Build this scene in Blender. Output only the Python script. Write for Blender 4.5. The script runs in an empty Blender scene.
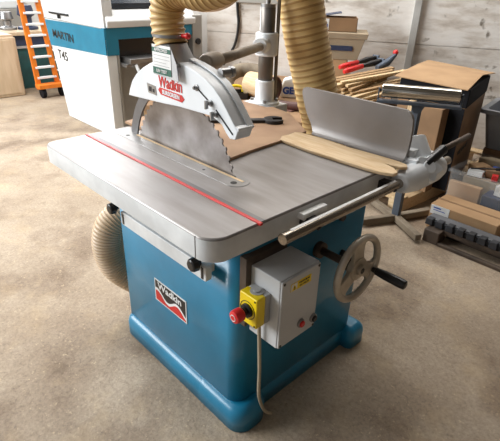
import bpy, bmesh, math, random
from mathutils import Vector, Matrix
PI = math.pi
random.seed(7)
C = bpy.context.scene

# ------------------------------------------------------------------ camera
YAW, PITCH, ROLL, FPX = 2.3673571793, 0.4838006658, 0.0320222046, 464.749
fwd = Vector((math.cos(YAW)*math.cos(PITCH), math.sin(YAW)*math.cos(PITCH), -math.sin(PITCH)))
rt = Vector((math.sin(YAW), -math.cos(YAW), 0)); up = rt.cross(fwd)
r2 = math.cos(ROLL)*rt + math.sin(ROLL)*up
u2 = -math.sin(ROLL)*rt + math.cos(ROLL)*up
cam = bpy.data.objects.new('camera', bpy.data.cameras.new('camera'))
C.collection.objects.link(cam)
m = Matrix((r2, u2, -fwd)).transposed().to_4x4(); m.translation = Vector((1.77367, -.6223, 1.44997))
cam.matrix_world = m
cam.data.sensor_fit = 'HORIZONTAL'; cam.data.sensor_width = 36; cam.data.lens = FPX*36/500
cam.data.clip_start = .05
C.camera = cam
# ------------------------------------------------------------------ world, lights, exposure
w = bpy.data.worlds.new('world'); C.world = w; w.use_nodes = True
w.node_tree.nodes['Background'].inputs[0].default_value = (.93, .96, 1, 1)
w.node_tree.nodes['Background'].inputs[1].default_value = .24
def area(name, loc, target, sx, sy, power, col=(1, 1, 1)):
    l = bpy.data.lights.new(name, 'AREA'); l.shape = 'RECTANGLE'; l.size = sx; l.size_y = sy; l.energy = power; l.color = col
    o = bpy.data.objects.new(name, l); C.collection.objects.link(o); o.location = loc
    o.rotation_euler = (Vector(target)-Vector(loc)).to_track_quat('-Z', 'Y').to_euler(); return o
area('window_light', (-4.2, -3.9, 2.9), (-.6, .4, .5), 5, 2.6, 560, (.95, .98, 1))
area('far_window_light', (-8.4, 3.4, 3.9), (-1, .8, .3), 6, 1.6, 520, (.97, .98, 1))
area('skylight', (-2.6, .1, 4.7), (-1.9, .3, 0), 3.0, 1.2, 170, (1, .98, .96))
area('skylight', (-1.2, 2.9, 4.7), (-1.4, 3.2, 0), 4.5, 1.2, 170, (1, .98, .96))
C.view_settings.view_transform = 'Standard'; C.view_settings.look = 'None'
C.view_settings.exposure = 0.15; C.view_settings.gamma = 1; C.view_settings.use_curve_mapping = False

# ------------------------------------------------------------------ materials
def lin(c):
    return tuple(((v/255)/12.92 if v/255 <= .04045 else ((v/255+.055)/1.055)**2.4) for v in c)+(1,)
def mat(name, rgb, rough=.5, metal=0, rgb2=None, scale=8, detail=4, bump=0, stretch=None, lo=.35, hi=.65, bscale=None, spec=None, alpha=None, trans=0, coat=0):
    m = bpy.data.materials.new(name); m.use_nodes = True; N = m.node_tree.nodes; L = m.node_tree.links
    b = N['Principled BSDF']; b.inputs['Roughness'].default_value = rough; b.inputs['Metallic'].default_value = metal
    if spec is not None: b.inputs['Specular IOR Level'].default_value = spec
    if coat: b.inputs['Coat Weight'].default_value = coat; b.inputs['Coat Roughness'].default_value = .15
    if alpha is not None: b.inputs['Alpha'].default_value = alpha
    if trans: b.inputs['Transmission Weight'].default_value = trans
    if rgb2 is None: rgb2 = tuple(v*.9 for v in rgb)
    tc = N.new('ShaderNodeTexCoord'); mp = N.new('ShaderNodeMapping'); L.new(tc.outputs['Object'], mp.inputs[0])
    if stretch: mp.inputs['Scale'].default_value = stretch
    nz = N.new('ShaderNodeTexNoise'); nz.inputs['Scale'].default_value = scale; nz.inputs['Detail'].default_value = detail
    L.new(mp.outputs[0], nz.inputs['Vector'])
    cr = N.new('ShaderNodeValToRGB'); cr.color_ramp.elements[0].position = lo; cr.color_ramp.elements[1].position = hi
    cr.color_ramp.elements[0].color = lin(rgb2); cr.color_ramp.elements[1].color = lin(rgb)
    L.new(nz.outputs['Fac'], cr.inputs[0]); L.new(cr.outputs[0], b.inputs['Base Color'])
    if bump:
        n2 = N.new('ShaderNodeTexNoise'); n2.inputs['Scale'].default_value = bscale or scale*6; n2.inputs['Detail'].default_value = 5
        L.new(mp.outputs[0], n2.inputs['Vector'])
        bp = N.new('ShaderNodeBump'); bp.inputs['Strength'].default_value = bump; bp.inputs['Distance'].default_value = .01
        L.new(n2.outputs['Fac'], bp.inputs['Height']); L.new(bp.outputs[0], b.inputs['Normal'])
    return m

def floor_material():
    m = bpy.data.materials.new('concrete_floor'); m.use_nodes = True; N = m.node_tree.nodes; L = m.node_tree.links
    b = N['Principled BSDF']; b.inputs['Roughness'].default_value = .85
    tc = N.new('ShaderNodeTexCoord')
    def noise(s, d, r=.6):
        n = N.new('ShaderNodeTexNoise'); n.inputs['Scale'].default_value = s; n.inputs['Detail'].default_value = d; n.inputs['Roughness'].default_value = r
        L.new(tc.outputs['Object'], n.inputs['Vector']); return n.outputs['Fac']
    def ramp(f, stops):
        c = N.new('ShaderNodeValToRGB'); e = c.color_ramp.elements
        e[0].position, e[0].color = stops[0][0], lin(stops[0][1]); e[1].position, e[1].color = stops[-1][0], lin(stops[-1][1])
        for p, q in stops[1:-1]:
            x = e.new(p); x.color = lin(q)
        L.new(f, c.inputs[0]); return c.outputs[0]
    def mix(f, a, bb, mode='MIX'):
        x = N.new('ShaderNodeMix'); x.data_type = 'RGBA'; x.blend_type = mode
        if isinstance(f, float): x.inputs[0].default_value = f
        else: L.new(f, x.inputs[0])
        L.new(a, x.inputs[6]); L.new(bb, x.inputs[7]); return x.outputs[2]
    base = ramp(noise(1.6, 8, .62), [(.3, (152, 136, 119)), (.5, (178, 164, 147)), (.7, (193, 180, 164))])
    speck = ramp(noise(70, 9, .85), [(.34, (120, 104, 90)), (.46, (214, 204, 190)), (.6, (255, 248, 234))])
    col = mix(.6, base, speck, 'MULTIPLY')
    pits = ramp(noise(13, 10, .8), [(.30, (120, 102, 86)), (.42, (255, 255, 255))])
    col = mix(.45, col, pits, 'MULTIPLY')
    stain = ramp(noise(2.3, 6, .6), [(.36, (150, 128, 108)), (.5, (255, 255, 255))])
    col = mix(.5, col, stain, 'MULTIPLY')
    grit = ramp(noise(60, 3, .9), [(.62, (0, 0, 0)), (.68, (255, 255, 255))])
    gc = N.new('ShaderNodeRGB'); gc.outputs[0].default_value = lin((226, 204, 168))
    gm = N.new('ShaderNodeMath'); gm.operation = 'MULTIPLY'; gm.inputs[1].default_value = .5; L.new(grit, gm.inputs[0])
    col = mix(gm.outputs[0], col, gc.outputs[0])
    dust = ramp(noise(5, 9, .7), [(.5, (0, 0, 0)), (.66, (255, 255, 255))])
    dc = N.new('ShaderNodeRGB'); dc.outputs[0].default_value = lin((196, 172, 136))
    mm = N.new('ShaderNodeMath'); mm.operation = 'MULTIPLY'; mm.inputs[1].default_value = .3; L.new(dust, mm.inputs[0])
    col = mix(mm.outputs[0], col, dc.outputs[0])
    # damp dark stains in front of the saw
    sx = N.new('ShaderNodeSeparateXYZ'); L.new(tc.outputs['Object'], sx.inputs[0])
    nj = noise(3, 4)
    def math_(op, a, bb=None, c=None):
        x = N.new('ShaderNodeMath'); x.operation = op
        for i, v in enumerate((a, bb, c)):
            if v is None: continue
            if isinstance(v, (int, float)): x.inputs[i].default_value = v
            else: L.new(v, x.inputs[i])
        return x.outputs[0]
    # pale slab joints filled with dust
    wob = math_('MULTIPLY', math_('SUBTRACT', nj, .5), .07)
    def joint(axis, at, wid):
        d = math_('ABSOLUTE', math_('SUBTRACT', math_('ADD', sx.outputs[axis], wob), at))
        return math_('SUBTRACT', 1, math_('SMOOTH_MIN', math_('DIVIDE', d, wid), 1, .3))
    j = math_('MAXIMUM', math_('MAXIMUM', joint(1, 1.05, .022), joint(0, -2.2, .022)), 0)
    jm = math_('MULTIPLY', math_('MAXIMUM', j, 0), .4)
    jc = N.new('ShaderNodeRGB'); jc.outputs[0].default_value = lin((214, 193, 160))
    col = mix(jm, col, jc.outputs[0])
    L.new(col, b.inputs['Base Color'])
    bp = N.new('ShaderNodeBump'); bp.inputs['Strength'].default_value = .55; bp.inputs['Distance'].default_value = .012
    L.new(noise(28, 10, .75), bp.inputs['Height']); L.new(bp.outputs[0], b.inputs['Normal'])
    return m

def wall_material(seams, name='whitewashed_wall'):
    m = bpy.data.materials.new(name); m.use_nodes = True; N = m.node_tree.nodes; L = m.node_tree.links
    b = N['Principled BSDF']; b.inputs['Roughness'].default_value = .9
    tc = N.new('ShaderNodeTexCoord'); mp = N.new('ShaderNodeMapping'); mp.inputs['Scale'].default_value = (1, 1, 3.2)
    L.new(tc.outputs['Object'], mp.inputs[0])
    n = N.new('ShaderNodeTexNoise'); n.inputs['Scale'].default_value = 2.4; n.inputs['Detail'].default_value = 9; n.inputs['Roughness'].default_value = .62
    L.new(mp.outputs[0], n.inputs['Vector'])
    c = N.new('ShaderNodeValToRGB'); e = c.color_ramp.elements
    e[0].position, e[0].color = .28, lin((168, 156, 144)); e[1].position, e[1].color = .62, lin((230, 226, 220))
    x = e.new(.42); x.color = lin((206, 198, 188)); x = e.new(.5); x.color = lin((222, 217, 210))
    L.new(n.outputs['Fac'], c.inputs[0])
    v = N.new('ShaderNodeTexNoise'); v.inputs['Scale'].default_value = 7; v.inputs['Detail'].default_value = 3; L.new(tc.outputs['Object'], v.inputs['Vector'])
    c2 = N.new('ShaderNodeValToRGB'); c2.color_ramp.elements[0].position = .27; c2.color_ramp.elements[0].color = lin((112, 100, 82))
    c2.color_ramp.elements[1].position = .33; c2.color_ramp.elements[1].color = (1, 1, 1, 1); L.new(v.outputs['Fac'], c2.inputs[0])
    mx = N.new('ShaderNodeMix'); mx.data_type = 'RGBA'; mx.blend_type = 'MULTIPLY'; mx.inputs[0].default_value = .8
    L.new(c.outputs[0], mx.inputs[6]); L.new(c2.outputs[0], mx.inputs[7]); L.new(mx.outputs[2], b.inputs['Base Color'])
    bp = N.new('ShaderNodeBump'); bp.inputs['Strength'].default_value = .35; bp.inputs['Distance'].default_value = .02
    L.new(n.outputs['Fac'], bp.inputs['Height']); L.new(bp.outputs[0], b.inputs['Normal'])
    return m

def corr_mat(name, rgb, rgb2):
    return mat(name, rgb, .45, 0, rgb2, 9, 4)

M = dict(
 floor=floor_material(), wall=wall_material(1),
 blue=mat('blue_enamel', (24, 126, 164), .38, 0, (20, 112, 146), 5, 5, .05, coat=.3),
 steel=mat('ground_steel', (150, 146, 144), .42, .5, (136, 131, 127), 4, 6, .02, stretch=(1, 6, 1)),
 steel_side=mat('pale_grey_paint', (218, 220, 220), .45, 0, (196, 198, 198), 9, 5, .06),
 blade=mat('blade_steel', (150, 146, 144), .33, .75, (100, 92, 86), 7, 5),
 knife=mat('dull_steel', (120, 118, 118), .45, .6),
 plate=mat('insert_steel', (150, 148, 146), .38, .6),
 white=mat('white_enamel', (232, 236, 238), .35, 0, (222, 226, 229), 6, 3, coat=.2),
 grey=mat('grey_enamel', (170, 171, 170), .45, 0, (158, 158, 156), 6),
 box=mat('light_grey_box', (196, 198, 199), .4, 0, (186, 187, 188), 6),
 chrome=mat('polished_steel', (205, 200, 192), .16, 1),
 shaft=mat('bar_steel', (165, 155, 142), .25, .95),
 galv=mat('galvanised_steel', (160, 160, 160), .32, .8, (140, 138, 136), 12),
 red=mat('red_paint', (206, 40, 36), .4), redp=mat('red_plastic', (216, 44, 44), .35, 0, (206, 40, 40)),
 yellow=mat('yellow_plastic', (238, 208, 20), .35, 0, (228, 196, 16)),
 black=mat('black_plastic', (22, 22, 24), .3), dark=mat('dark_iron', (48, 46, 46), .5, .4, (34, 32, 32)),
 rubber=mat('black_rubber', (24, 25, 30), .8, 0, (18, 18, 22), spec=.2),
 hose=mat('tan_hose', (222, 192, 134), .42, 0, (208, 174, 114), 6, 4),
 hose2=mat('pale_tan_hose', (206, 184, 158), .42, 0, (184, 160, 126), 9, 4),
 wire=mat('hose_wire', (190, 150, 92), .45),
 cast=mat('cast_hub_grey', (196, 186, 170), .42, .25, (164, 152, 134), 14),
 wood=mat('pine_board', (224, 198, 160), .6, 0, (208, 176, 132), 5, 6, .08, stretch=(2, 14, 14)),
 ply=mat('plywood_sheet', (178, 144, 112), .7, 0, (152, 118, 90), 5, 6, .05),
 stick=mat('offcut_wood', (214, 190, 150), .65, 0, (184, 154, 114), 6, 5, .08, stretch=(14, 14, 2)),
 stick2=mat('offcut_wood_brown', (176, 144, 104), .65, 0, (136, 106, 72), 6, 5, .08, stretch=(14, 14, 2)),
 card=mat('brown_cardboard', (184, 150, 112), .85, 0, (166, 132, 96), 4, 5, .04),
 card2=mat('dull_cardboard', (150, 118, 86), .8, 0, (126, 98, 70), 3, 5, .04),
 cardg=mat('greyish_cardboard', (160, 144, 120), .8, 0, (144, 128, 104), 4, 5, .04),
 label=mat('white_label', (232, 232, 230), .5), green=mat('dark_green_ink', (30, 92, 74), .5),
 teal=mat('teal_paint', (20, 118, 148), .4, 0, (18, 110, 138)), cream=mat('machine_white', (222, 224, 224), .4, 0, (214, 216, 216), 3),
 mgrey=mat('machine_grey', (160, 157, 151), .5, 0, (150, 147, 141), 4),
 orange=mat('orange_paint', (232, 130, 34), .45, 0, (210, 112, 28)), alu=mat('aluminium', (200, 200, 200), .4, .6),
 darkgreen=mat('dark_teal_cabinet', (34, 86, 88), .5, 0, (28, 70, 72)), navy=mat('navy_plastic', (44, 56, 84), .5),
 pale_ply=mat('pale_veneer', (210, 190, 162), .6, 0, (196, 174, 144), 3, 5, 0, stretch=(5, 5, 1)),
 roller=mat('chrome_roller', (215, 208, 196), .13, 1), bluegrey=mat('blue_grey_steel', (88, 98, 112), .5, .3),
 dustcast=mat('dusty_cast_iron', (142, 130, 112), .75, .1, (112, 100, 84), 10, 5, .2),
 beige=mat('dusty_beige_paint', (150, 138, 122), .45, .2, (126, 114, 98), 12, 5),
 paleplaster=mat('pale_far_wall', (214, 210, 204), .9, 0, (186, 180, 174), 1.5, 5),
 ribbed=mat('dark_grey_rubber', (52, 54, 60), .6, 0, (38, 40, 44)), 
 rust=mat('brown_steel', (92, 78, 66), .6, .2, (66, 56, 48), 9, 5, .1),
 clear=mat('cloudy_clear_plastic', (214, 218, 220), .25, 0, (200, 206, 210), 5, alpha=.10),
 tub=mat('grey_tub_plastic', (150, 154, 160), .4, 0, (138, 142, 148)),
 bluep=mat('blue_plastic', (30, 80, 170), .4), paper=mat('white_paper', (236, 236, 234), .8, 0, (222, 222, 218), 6),
 brownred=mat('maroon_paint', (96, 58, 50), .5, 0, (72, 44, 38)), cablem=mat('beige_cable', (176, 162, 138), .5),
 glassdark=mat('dark_screen', (56, 62, 70), .2),
)

# ------------------------------------------------------------------ builders
class B:
    def __init__(s): s.bm = bmesh.new()
    def box(s, x0, x1, y0, y1, z0, z1, mi=0, M4=None):
        vs = [s.bm.verts.new(v) for v in ((x0,y0,z0),(x1,y0,z0),(x1,y1,z0),(x0,y1,z0),(x0,y0,z1),(x1,y0,z1),(x1,y1,z1),(x0,y1,z1))]
        if M4 is not None:
            for v in vs: v.co = M4 @ v.co
        for f in ((3,2,1,0),(4,5,6,7),(0,1,5,4),(1,2,6,5),(2,3,7,6),(3,0,4,7)):
            q = s.bm.faces.new([vs[i] for i in f]); q.material_index = mi
        return s
    def ring(s, c, x, y, r, n, a0=0):
        return [s.bm.verts.new(c + (x*math.cos(a0+2*PI*i/n) + y*math.sin(a0+2*PI*i/n))*r) for i in range(n)]
    def tube(s, pts, rs, n=16, cap=True, mi=0):
        pts = [Vector(p) for p in pts]
        if not hasattr(rs, '__len__'): rs = [rs]*len(pts)
        prev = None; rings = []
        t0 = (pts[1]-pts[0]).normalized(); x = t0.orthogonal().normalized()
        for i, p in enumerate(pts):
            t = (pts[min(i+1, len(pts)-1)]-pts[max(i-1, 0)])
            if t.length < 1e-9: t = t0
            t.normalize(); t0 = t
            x = (x - t*x.dot(t)).normalized(); y = t.cross(x)
            rings.append(s.ring(p, x, y, rs[i], n))
        for a, b in zip(rings, rings[1:]):
            for i in range(n):
                f = s.bm.faces.new([a[i], a[(i+1)%n], b[(i+1)%n], b[i]]); f.smooth = True; f.material_index = mi
        if cap:
            f = s.bm.faces.new(rings[0][::-1]); f.material_index = mi
            f = s.bm.faces.new(rings[-1]); f.material_index = mi
        return s
    def cyl(s, a, b, r, r1=None, n=24, mi=0):
        a = Vector(a); b = Vector(b); t = (b-a).normalized(); x = t.orthogonal().normalized(); y = t.cross(x)
        A = s.ring(a, x, y, r, n); Bq = s.ring(b, x, y, r if r1 is None else r1, n)
        for i in range(n):
            f = s.bm.faces.new([A[i], A[(i+1)%n], Bq[(i+1)%n], Bq[i]]); f.smooth = True; f.material_index = mi
        for f in (s.bm.faces.new(A[::-1]), s.bm.faces.new(Bq)): f.material_index = mi
        return s
    def lathe(s, prof, o, ax, n=32, mi=0):
        """prof: (distance along axis, radius)"""
        o = Vector(o); t = Vector(ax).normalized(); x = t.orthogonal().normalized(); y = t.cross(x)
        R = [s.ring(o+t*h, x, y, max(r, 1e-4), n) for h, r in prof]
        for a, b in zip(R, R[1:]):
            for i in range(n):
                f = s.bm.faces.new([a[i], a[(i+1)%n], b[(i+1)%n], b[i]]); f.smooth = True; f.material_index = mi
        s.bm.faces.new(R[0][::-1]).material_index = mi; s.bm.faces.new(R[-1]).material_index = mi
        return s
    def prism(s, poly, fn, h0, h1, mi=0, smooth=False):
        """poly of 2D points; fn(a,b,h)->3D"""
        A = [s.bm.verts.new(fn(a, b, h0)) for a, b in poly]; Bq = [s.bm.verts.new(fn(a, b, h1)) for a, b in poly]
        n = len(poly)
        for f in (s.bm.faces.new(A[::-1]), s.bm.faces.new(Bq)): f.material_index = mi
        for i in range(n):
            f = s.bm.faces.new([A[i], A[(i+1)%n], Bq[(i+1)%n], Bq[i]]); f.material_index = mi; f.smooth = smooth
        return s
    def ball(s, c, r, sc=(1,1,1), n=16, mi=0):
        m4 = Matrix.Translation(c) @ Matrix.Diagonal((*sc, 1))
        g = bmesh.ops.create_uvsphere(s.bm, u_segments=n, v_segments=n//2+2, radius=r, matrix=m4)
        for v in g['verts']:
            for f in v.link_faces: f.smooth = True; f.material_index = mi
        return s
    def torus(s, c, ax, R, r, n=40, k=12, mi=0):
        c = Vector(c); t = Vector(ax).normalized(); x = t.orthogonal().normalized(); y = t.cross(x); R_ = []
        for i in range(n):
            d = x*math.cos(2*PI*i/n)+y*math.sin(2*PI*i/n)
            R_.append([s.bm.verts.new(c+d*(R+r*math.cos(2*PI*j/k))+t*r*math.sin(2*PI*j/k)) for j in range(k)])
        for i in range(n):
            a, b = R_[i], R_[(i+1)%n]
            for j in range(k):
                f = s.bm.faces.new([a[j], b[j], b[(j+1)%k], a[(j+1)%k]]); f.smooth = True; f.material_index = mi
        return s
    def xf(s, M4):
        for v in s.bm.verts: v.co = M4 @ v.co
        return s
XZ = lambda a, b, h: (a, h, b)
XY = lambda a, b, h: (a, b, h)
YZ = lambda a, b, h: (h, a, b)

ROOTLOC = {}
def root_of(o):
    while o.parent: o = o.parent
    return o
def part(name, b, mats, parent=None, bevel=0, seg=2, label=None, local=False, stuff=False, smooth=False):
    """link builder b as ONE mesh; world-coordinate verts are re-expressed from the thing's base"""
    me = bpy.data.meshes.new(name)
    bmesh.ops.recalc_face_normals(b.bm, faces=b.bm.faces)
    if parent is not None and not local:
        off = Vector(ROOTLOC[root_of(parent).name])
        for v in b.bm.verts: v.co -= off
    if smooth:
        for f in b.bm.faces: f.smooth = True
    for e in b.bm.edges:
        if len(e.link_faces) == 2:
            sm_ = e.link_faces[0].smooth and e.link_faces[1].smooth
            e.smooth = (not sm_) or e.calc_face_angle(0) < .6
    b.bm.to_mesh(me); b.bm.free()
    for q in (mats if isinstance(mats, (list, tuple)) else [mats]): me.materials.append(M[q] if isinstance(q, str) else q)
    o = bpy.data.objects.new(name, me); C.collection.objects.link(o)
    if parent is not None: o.parent = parent
    else:
        # origin at the base of the thing
        co = [v.co.copy() for v in me.vertices]
        c = Vector(((min(v.x for v in co)+max(v.x for v in co))/2, (min(v.y for v in co)+max(v.y for v in co))/2, min(v.z for v in co)))
        me.transform(Matrix.Translation(-c)); o.location = c
        ROOTLOC[o.name] = c
    if bevel:
        md = o.modifiers.new('bevel', 'BEVEL'); md.width = bevel; md.segments = seg; md.limit_method = 'ANGLE'; md.angle_limit = .6
        md.harden_normals = False
        for p in me.polygons: p.use_smooth = True
        sm = o.modifiers.new('wn', 'WEIGHTED_NORMAL'); sm.keep_sharp = True
    if label: o['label'] = label
    if stuff: o['kind'] = 'stuff'
    return o
def tag(o, label, cat, group=None):
    o['label'] = label; o['category'] = cat
    if group: o['group'] = group
    return o
def thing(name, loc, label, cat, group=None, rz=0):
    o = bpy.data.objects.new(name, None); C.collection.objects.link(o); o.location = loc; o.rotation_euler = (0, 0, rz)
    o.empty_display_size = .05; ROOTLOC[o.name] = Vector(loc); return tag(o, label, cat, group)
def struct(name, b, mt, bevel=0):
    o = part(name, b, mt, bevel=bevel); o['kind'] = 'structure'; return o
def text(s, size, mt, parent, o, xd, yd, name='lettering', bold=.0, ex=.0008, sx=1, local=False, shear=0):
    cu = bpy.data.curves.new(name, 'FONT'); cu.body = s; cu.size = size; cu.extrude = ex; cu.offset = bold; cu.align_x = 'CENTER'; cu.align_y = 'CENTER'; cu.shear = shear
    t = bpy.data.objects.new(name, cu); C.collection.objects.link(t)
    bpy.context.view_layer.update()
    me = bpy.data.meshes.new_from_object(t.evaluated_get(bpy.context.evaluated_depsgraph_get()))
    bpy.data.objects.remove(t); bpy.data.curves.remove(cu)
    xd = Vector(xd).normalized(); yd = Vector(yd).normalized(); zd = xd.cross(yd)
    m4 = Matrix((xd*sx, yd, zd)).transposed().to_4x4(); m4.translation = Vector(o) - (Vector((0,0,0)) if local else ROOTLOC[root_of(parent).name])
    me.transform(m4); me.materials.clear(); me.materials.append(M[mt])
    ob = bpy.data.objects.new(name, me); C.collection.objects.link(ob); ob.parent = parent
    return ob
def spline(P, n=10):
    P = [Vector(p) for p in P]; out = []
    for i in range(len(P)-1):
        p0 = P[max(i-1, 0)]; p1 = P[i]; p2 = P[i+1]; p3 = P[min(i+2, len(P)-1)]
        for k in range(n):
            t = k/n
            out.append(.5*((2*p1)+(p2-p0)*t+(2*p0-5*p1+4*p2-p3)*t*t+(3*p1-p0-3*p2+p3)*t**3))
    out.append(P[-1]); return out
def resample(P, step):
    out = [P[0]]; acc = 0
    for a, b in zip(P, P[1:]):
        L = (b-a).length; d = step-acc
        while d <= L:
            out.append(a.lerp(b, d/L)); d += step
        acc = (acc+L) % step
    return out
def corrugated(b, P, r, pitch, amp=.07, sub=6, n=28):
    pts = resample(spline(P, 30), pitch/sub)
    rs = []
    pat = [1, .35, -.25, -.5, -.25, .35]
    for i in range(len(pts)): rs.append(r*(1+amp*pat[i % 6]))
    b.tube(pts, rs, n)
    for k, f in enumerate(b.bm.faces):
        q = (k//n) % 6
        if q in (0, 5) and k < n*(len(pts)-1): f.material_index = 1
    return b
def rounded(x0, x1, y0, y1, r, n=8, corners=(1,1,1,1)):
    out = []
    for i, (cx, cy, a) in enumerate(((x1, y1, 0), (x0, y1, 90), (x0, y0, 180), (x1, y0, 270))):
        rr = r if corners[i] is 1 or corners[i] == 1 else corners[i]
        if not rr: out.append((cx, cy)); continue
        ox = cx-rr if cx == x1 else cx+rr; oy = cy-rr if cy == y1 else cy+rr
        for k in range(n+1):
            t = math.radians(a+90*k/n); out.append((ox+rr*math.cos(t), oy+rr*math.sin(t)))
    return out

# ------------------------------------------------------------------ setting
b = B(); b.box(-9.5, 4.5, -3.5, 6.5, -.06, 0); struct('floor', b, 'floor')
EW = Vector((math.cos(math.radians(29)), math.sin(math.radians(29)), 0)); NW = Vector((EW.y, -EW.x, 0))
def wf(s, d, z): return Vector((0, 4.0, 0)) + EW*s + NW*d + Vector((0, 0, z))
def wbox(b, s0, s1, d0, d1, z0, z1):
    P = [wf(s, d, z) for z in (z0, z1) for s, d in ((s0, d0), (s1, d0), (s1, d1), (s0, d1))]
    vs = [b.bm.verts.new(p) for p in P]
    for f in ((3,2,1,0),(4,5,6,7),(0,1,5,4),(1,2,6,5),(2,3,7,6),(3,0,4,7)): b.bm.faces.new([vs[i] for i in f])
    return b
# back wall of stacked precast panels, small open seam between courses
b = B(); zz = [0, .49, .926, 1.36, 1.8, 2.24, 2.68, 3.12, 3.56, 4.0, 4.44, 4.88]
wbox(b, -2.7, 4.9, -.2, -.012, 0, 4.9)
for z0, z1 in zip(zz, zz[1:]): wbox(b, -2.69, 4.89, -.02, 0, z0+.003, z1-.003)
struct('wall_back', b, 'wall')
b = B(); b.box(-9.3, -2.36, 2.86, 3.0, 0, 2.7); struct('wall_side', b, 'paleplaster')
b = B(); b.box(-9.3, -9.1, -2.5, 2.86, 0, 2.7); struct('wall_left', b, 'paleplaster')
b = B(); b.box(4.3, 4.5, -3.5, 6.5, 0, 4.9); struct('light_blocking_wall', b, mat('blocking_wall_brown', (84, 74, 64), .9))  # unseen dark wall behind the camera, added to cut ambient light
b = B(); b.box(-9.5, 4.5, -3.5, 6.5, 4.9, 5.0); struct('light_blocking_ceiling', b, mat('blocking_ceiling_grey', (110, 107, 102), .9))  # unseen dark roof over the room, added to hold back ambient light
b = B(); wbox(b, -.655, -.59, 0, .05, 0, 2.7); struct('trim_1', b, mat('grey_post', (190, 190, 186), .7, 0, (168, 167, 162), 5), bevel=.006)

# ------------------------------------------------------------------ the rip saw
saw = thing('table_saw', (.56, .5, 0), 'large blue and grey cast iron circular saw bench with white blade guard', 'table saw')
H = .86
# plinth with rounded lip; two toes at the front with a gap between
b = B()
pl = [(0, .0), (0, .055), (.012, .085), (.035, .1)]
outs = rounded(.215, .955, .135, .885, .05)
def loft(b, loops, cap=True, smooth=True):
    R = [[b.bm.verts.new(p) for p in L] for L in loops]; n = len(R[0])
    for a, c in zip(R, R[1:]):
        for i in range(n):
            f = b.bm.faces.new([a[i], a[(i+1)%n], c[(i+1)%n], c[i]]); f.smooth = smooth
    if cap: b.bm.faces.new(R[0][::-1]); b.bm.faces.new(R[-1])
    return b
def inset_loop(x0, x1, y0, y1, r, d, z, n=8): return [(p[0], p[1], z) for p in rounded(x0+d, x1-d, y0+d, y1-d, max(r-d*.6, .01), n)]
loops = [inset_loop(.205, .93, .135, .885, .05, d, z) for d, z in ((0, 0), (0, .06), (.004, .078), (.014, .092), (.03, .1))]
loft(b, loops)
part('plinth', b, 'blue', saw)
for x0, y0, y1, r_ in ((.7, .134, .29, .06), (.86, .79, .905, .03)):
    b = B(); loft(b, [inset_loop(x0, .98, y0, y1, r_, d, z) for d, z in ((0, .0005), (0, .061), (.004, .079), (.014, .093), (.03, .101))])
    part('foot', b, 'blue', saw)
# cabinet body
b = B(); loft(b, [[(x, y, z) for x, y in rounded(.215, .93, .16, .845, .0, 8, (.03, .02, .02, .05))] for z in (.09, .735)])
part('cabinet', b, 'blue', saw)
b = B(); b.box(.3, .88, .22, .8, .735, .8); part('trunnion_housing', b, 'rust', saw)
# table
b = B()
o = rounded(-.012, 1.0, 0, .9, .06, 10, (1, 1, .035, 1))
cz = [(0, H-.07), (0, H-.006), (.002, H-.002), (.005, H)]
R = []
for d, z in cz: R.append([b.bm.verts.new((x + (d if x < .5 else -d), y + (d if y < .45 else -d), z)) for x, y in o])
n = len(o)
for k, (a, c) in enumerate(zip(R, R[1:])):
    for i in range(n):
        f = b.bm.faces.new([a[i], a[(i+1)%n], c[(i+1)%n], c[i]]); f.smooth = True; f.material_index = 1 if k == 0 else 0
b.bm.faces.new(R[0][::-1]).material_index = 1; b.bm.faces.new(R[-1])
part('table_top', b, ['steel', 'steel_side'], saw)
b = B(); b.box(-.05, .14, .9, 1.225, .79, H); part('rear_bracket', b, 'steel_side', saw, .004)
b = B(); b.box(.935, 1.003, -.0008, .0005, H-.068, H-.004); b.xf(Matrix.Translation((-.02, 0, 0)))
b2 = B(); b2.box(.936, .938, -.0012, .004, H-.069, H-.003); b.bm.free(); part('joint_line', b2, 'knife', saw)
# red scale strip
b = B(); b.box(-.004, 1.008, .166, .176, H-.004, H+.004); part('scale_strip', b, 'red', saw, .001)
b = B(); b.box(.004, .996, .1765, .196, H-.003, H+.0008); part('slot_channel', b, 'knife', saw)
# insert plate
b = B(); b.prism(rounded(.02, .79, .272, .357, .042, 8), XY, H-.004, H+.0015); ip = part('insert_plate', b, 'plate', saw, .0006)
b = B(); b.box(.125, .765, .3235, .3325, H-.002, H+.003); part('wooden_strip', b, 'wood', saw)
for x, y, r in ((.75, .30, .011), (.715, .335, .006), (.107, .295, .008), (.60, .297, .005)):
    b = B(); b.cyl((x, y, H), (x, y, H+.0022), r, n=16); part('screw', b, 'dark', ip)
# blade, arbor collar, riving knife
cx, cz_, R0 = .423, .772, .303
poly = []
NT = 60
for i in range(NT):
    a = -2*PI*i/NT; t = -2*PI/NT
    for f, rr in ((0, R0), (.28, R0-.001), (.42, R0-.010), (.75, R0-.009), (.93, R0-.004)):
        poly.append((cx+rr*math.cos(a+t*f), cz_+rr*math.sin(a+t*f)))
b = B(); b.prism(poly, XZ, .336, .341); bl = part('saw_blade', b, 'blade', saw)
b = B(); b.lathe([(0, .06), (.02, .06), (.02, .03), (.03, .03)], (cx, .336, cz_), (0, -1, 0)); part('collar', b, 'dark', bl)
poly = [(cx+.366*math.cos(math.radians(a)), cz_+.366*math.sin(math.radians(a))) for a in range(118, 171, 4)]
poly += [(cx+.322*math.cos(math.radians(a)), cz_+.322*math.sin(math.radians(a))) for a in range(168, 117, -4)]
b = B(); b.prism(poly, XZ, .335, .342); part('riving_knife', b, 'knife', saw)
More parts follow.
